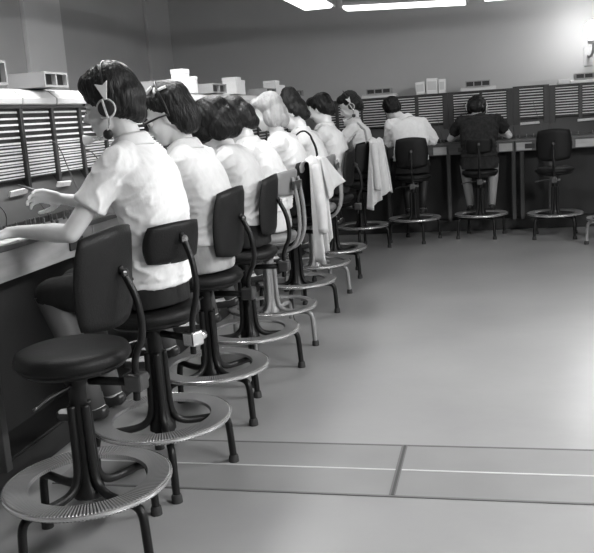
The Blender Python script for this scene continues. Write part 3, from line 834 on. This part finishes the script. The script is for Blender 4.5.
# P8
(p8, H8), L8 = seat_person(9, 'last woman of the left row, with headset and a cardigan hung behind her', dict(
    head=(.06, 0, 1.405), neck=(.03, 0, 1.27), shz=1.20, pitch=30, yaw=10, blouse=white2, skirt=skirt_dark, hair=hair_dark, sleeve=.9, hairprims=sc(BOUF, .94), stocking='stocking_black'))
# P9, P10 at the back, facing +Y
p9, H9 = person('woman in a white blouse seen from behind, leaning left at the back', (-.83, 8.56, 0), PI / 2, dict(
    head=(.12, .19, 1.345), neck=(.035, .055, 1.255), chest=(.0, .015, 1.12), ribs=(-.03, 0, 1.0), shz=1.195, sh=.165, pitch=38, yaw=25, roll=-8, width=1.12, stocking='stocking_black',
    elbL=(.10, .225, .99), wrL=(.30, .20, 1.02), elbR=(.12, -.225, .99), wrR=(.33, -.14, 1.02), blouse=white1, skirt=skirt_dark, hair=hair_black, sleeve=.95, hairprims=SHORT))
p10, H10 = person('woman in a dark dress bent over the desk with elbows spread', (-.156, 8.70, 0), PI / 2, dict(
    head=(.22, .02, 1.275), neck=(.14, 0, 1.215), chest=(.07, 0, 1.115), ribs=(.0, 0, .99), waist=(-.04, 0, .88), shz=1.185, shx=.08, sh=.175, pitch=50, width=1.15,
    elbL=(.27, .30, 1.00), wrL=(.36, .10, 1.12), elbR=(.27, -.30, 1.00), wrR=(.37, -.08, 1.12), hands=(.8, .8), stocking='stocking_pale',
    handdirL=((.1, -.4, .9), (.9, .3, 0)), handdirR=((.1, .4, .9), (.9, -.3, 0)),
    kneeL=(.34, .16, .745), kneeR=(.34, -.14, .745), ankL=(.2, .11, .315), ankR=(.2, -.11, .315),
    blouse=dark_dress, skirt=dark_dress, hair=hair_black, sleeve=.62, hairprims=BOUF))

# ------------------------------------------------------------------ headsets, glasses
def headset(label, person_obj, H, side=1, mic=True, band='headband', ring=True, pad=True):
    MW = Matrix.Translation(person_obj.location) @ Matrix.Rotation(person_obj.rotation_euler[2], 4, 'Z') @ H
    t = thing('telephone_headset', label, 'headset', (0, 0, 0), 0, 'operator headsets')
    t.matrix_world = MW
    s = side
    pts = []
    for k in range(13):
        a = PI * (k / 12)
        pts.append((-.03, s * .108 * math.cos(a), .04 + .118 * math.sin(a)))
    MB().tube([(-.02, s * .102, -.008)] + pts + [(-.02, -s * .10, -.008)], .004, 8, 1).build('headband', M[band], t, True)
    if pad:
        MB().prism([(-.052, .078), (-.030, .066), (-.004, .078), (-.022, .016), (-.030, .016)], 'y', s * .110, s * .117).build('temple_pad', M['headband'], t, bevel=.002)
    mt = Matrix.Translation((-.012, s * .098, -.012)) @ Matrix.Rotation(-s * PI / 2, 4, 'X')
    if ring:
        MB().lathe([(0, -.012), (.026, -.012), (.030, -.004), (.028, .008), (.012, .014), (0, .014)], 24).tr(mt).build('earphone', M['earphone'], t, 'auto')
        MB().lathe([(.033 + .0035 * math.cos(k * PI / 4), .0035 * math.sin(k * PI / 4)) for k in range(8)], 28, True).tr(mt).build('earphone_ring', M['headband'], t, True)
        MB().box(-.004, .004, -.034, .034, .012, .017, mt).build('earphone_clip', M['headband'], t, bevel=.002)
    else:
        for pt in ([(-.012, .050, .138), (.012, .052, .132), (.034, .054, .120)], [(-.07, .078, .108), (-.045, .080, .112), (-.025, .080, .110)], [(-.022, .066, .126), (-.016, .074, .119), (-.012, .081, .108)]):
            MB().tube(pt, .0065, 8, 1).build('hair_clip_bar', M['headband'], t, True)
    if mic:
        MB().tube([(-.012, s * .100, -.04), (.0, s * .10, -.085), (.05, s * .075, -.105), (.105, s * .03, -.088)], .004, 8, 2).build('microphone_boom', M['chrome'], t, True)
        m2 = Matrix.Translation((.012, s * .092, -.098)) @ Matrix.Rotation(-s * PI / 2, 4, 'X')
        MB().lathe([(0, -.010), (.017, -.010), (.018, .004), (.010, .010), (0, .010)], 18).tr(m2).build('microphone', M['earphone'], t, 'auto')
        m3 = Matrix.Translation((.105, s * .035, -.092)) @ Matrix.Rotation(PI / 2 * .9, 4, 'Y')
        MB().lathe([(.008, -.035), (.010, -.02), (.014, .0), (.020, .018), (.017, .018), (.010, .0), (.006, -.02)], 16, True).tr(m3).build('mouthpiece', M['headband'], t, 'auto')
    return t
headset('headset with pale pad and earphone ring on the nearest woman', p1, H1, 1, band='earphone')
hs2 = headset('headset with pale bars across the hair of the woman with glasses', p2, H2, 1, mic=False, band='earphone', ring=False, pad=False)
headset('headset on the last woman of the left row', p8, H8, 1, band='earphone')
headset('headset with pale band on the bent woman in the dark dress', p10, H10, -1, mic=False, pad=False)

def glasses(label, person_obj, H):
    MW = Matrix.Translation(person_obj.location) @ Matrix.Rotation(person_obj.rotation_euler[2], 4, 'Z') @ H
    t = thing('eyeglasses', label, 'glasses', (0, 0, 0)); t.matrix_world = MW
    for s in (-1, 1):
        pts = [(.098, s * (.033 + .027 * math.cos(a * PI / 8)), .004 + .021 * math.sin(a * PI / 8)) for a in range(17)]
        MB().tube(pts, .0045, 8).build('rim', M['glasses'], t, True)
        MB().tube([(.098, s * .06, .012), (.09, s * .076, .014), (.0, s * .086, .008), (-.03, s * .086, -.006)], .0045, 8, 1).build('temple', M['glasses'], t, True)
    MB().tube([(.098, -.008, .01), (.103, 0, .013), (.098, .008, .01)], .0035, 8).build('bridge', M['glasses'], t, True)
    return t
glasses('dark framed glasses on the second woman of the row', p2, H2)

# plug held by the nearest woman
o = MB().tube([(0, 0, 0), (.05, 0, .006), (.075, 0, .009), (.095, 0, .011)], [.006, .006, .0035, .002], 10).build('cord_plug', M['plug'], None, True)
Wp = Matrix.Translation(p1.location) @ Matrix.Rotation(PI, 4, 'Z')
o.location = Wp @ Vector((.455, -.085, 1.125)); o.rotation_euler = (0, -.25, PI)
tag(o, 'slim cord plug held in the raised hand of the nearest woman', 'plug')

# pinafore edge worn by P6 : child of the person
from mathutils.bvhtree import BVHTree
def arm_loop(pobj, name, m, c, r1, r2, tilt, rad):
    """dark binding that follows the blouse surface round the near armhole"""
    bl = [o for o in pobj.children if o.name.startswith('blouse')][0].data
    bv = BVHTree.FromPolygons([v.co[:] for v in bl.vertices], [p.vertices[:] for p in bl.polygons])
    pts = []
    for k in range(49):
        a = 2 * PI * k / 48
        p = Vector(c) + Matrix.Rotation(tilt, 3, 'Y') @ Vector((r1 * math.cos(a), 0, r2 * math.sin(a)))
        h, n, _, _ = bv.find_nearest(p)
        pts.append(h + n * rad * .2)
    for _ in range(2):
        pts = [pts[0]] + [(pts[i - 1] + pts[i] * 2 + pts[i + 1]) / 4 for i in range(1, len(pts) - 1)] + [pts[-1]]
    MB().tube(pts, rad, 8).build(name, m, pobj, True)
arm_loop(p6, 'pinafore_edge', skirt_dark, (-.035, .16, 1.12), .085, .15, -.1, .009)
arm_loop(p8, 'pinafore_edge', skirt_grey, (-.05, .15, 1.09), .075, .16, -.1, .011)

# ------------------------------------------------------------------ coats hung over stool backs
def coat(label, name, loc, rot, wt, wb, h, m, depth=.05, seed=0.0, skew=0.0, back=.05, flap=None):
    """cloth draped over a backrest: over the top, long fall on the outer side; local -x = outer side"""
    mb = MB(); nu, nv = 36, 26; vs = []; fs = []
    sec = [(.042, -back), (.042, -.012), (.028, .012), (.0, .024), (-.03, .012)]
    prof = sec[:]
    for k in range(1, 19): prof.append((-.036 - .02 * k / 18, .012 - (h) * k / 18))
    for j, (px, pz) in enumerate(prof):
        f = max(0, (j - 4) / (len(prof) - 5))
        for i in range(nu + 1):
            u = 2 * i / nu - 1
            wd = (wt + (wb - wt) * f) / 2
            fold = math.sin(u * 9.5 + seed + f * .6) * .034 * f ** .7 + math.sin(u * 17 + seed * 2 + f) * .012 * min(1, f * 2)
            y = u * wd + skew * f + math.sin(u * 9.5 + seed + 1.2) * .01 * f
            drop = -.07 * f * math.sin(u * 2.2 + seed) - .035 * u * u * min(1, .4 + f * 3) + .012 * math.sin(u * 6 + seed)
            vs.append((px - fold, y, pz + drop))
    for j in range(len(prof) - 1):
        for i in range(nu):
            a = j * (nu + 1) + i; fs.append((a, a + 1, a + nu + 2, a + nu + 1))
    mb.add(vs, fs)
    t = thing(name, label, 'coat' if name == 'coat' else 'cardigan', loc, rot)
    o = mb.build('drape', m, t, True)
    s = o.modifiers.new('solid', 'SOLIDIFY'); s.thickness = .006; s.offset = 0
    if flap:
        fb = MB(); vs = []; fs = []; nu2, nv2 = 14, 12
        for j in range(nv2 + 1):
            f = j / nv2
            for i in range(nu2 + 1):
                u = i / nu2
                y = -wt * .15 - u * (.06 + flap[0] * f)
                vs.append((-.045 - .03 * f - .022 * math.sin(u * 6 + f) * f, y, .018 - flap[1] * f * (1 - .35 * u)))
        for j in range(nv2):
            for i in range(nu2):
                a = j * (nu2 + 1) + i; fs.append((a, a + 1, a + nu2 + 2, a + nu2 + 1))
        fo = fb.add(vs, fs).build('front_flap', m, t, True)
        sf = fo.modifiers.new('solid', 'SOLIDIFY'); sf.thickness = .006; sf.offset = 0
    # hanging sleeve
    sl = MB().tube([(-.055, wt * .30, -.02), (-.075, wt * .36, -.15), (-.085, wt * .33 + skew * .5, -.32), (-.085, wt * .30 + skew * .7, -.46)], [.035, .04, .038, .034], 14, 1)
    o2 = sl.build('sleeve', m, t, True)
    return t
coat_pale = cloth(.58, 'pale_coat_cloth'); coat_white = cloth(.72, 'white_cardigan_cloth')
def on_back(sid, z=1.085):
    _, x, y, a = STOOLS[sid][:4]
    r = math.radians(a); return (x + .210 * math.cos(r), y + .210 * math.sin(r), z), PI + r
lc, rc = on_back(6); coat('long pale coat hung over the sixth stool, hem near the floor', 'coat', (lc[0], lc[1] - .06, lc[2] - .03), rc, .18, .19, .58, coat_pale, seed=.3, skew=.0, flap=(.16, .27))
lc, rc = on_back(9); coat('white cardigan hung over the last stool of the left row', 'cardigan', (lc[0] + .03, lc[1], lc[2] - .02), rc, .17, .33, .56, coat_white, seed=.15)
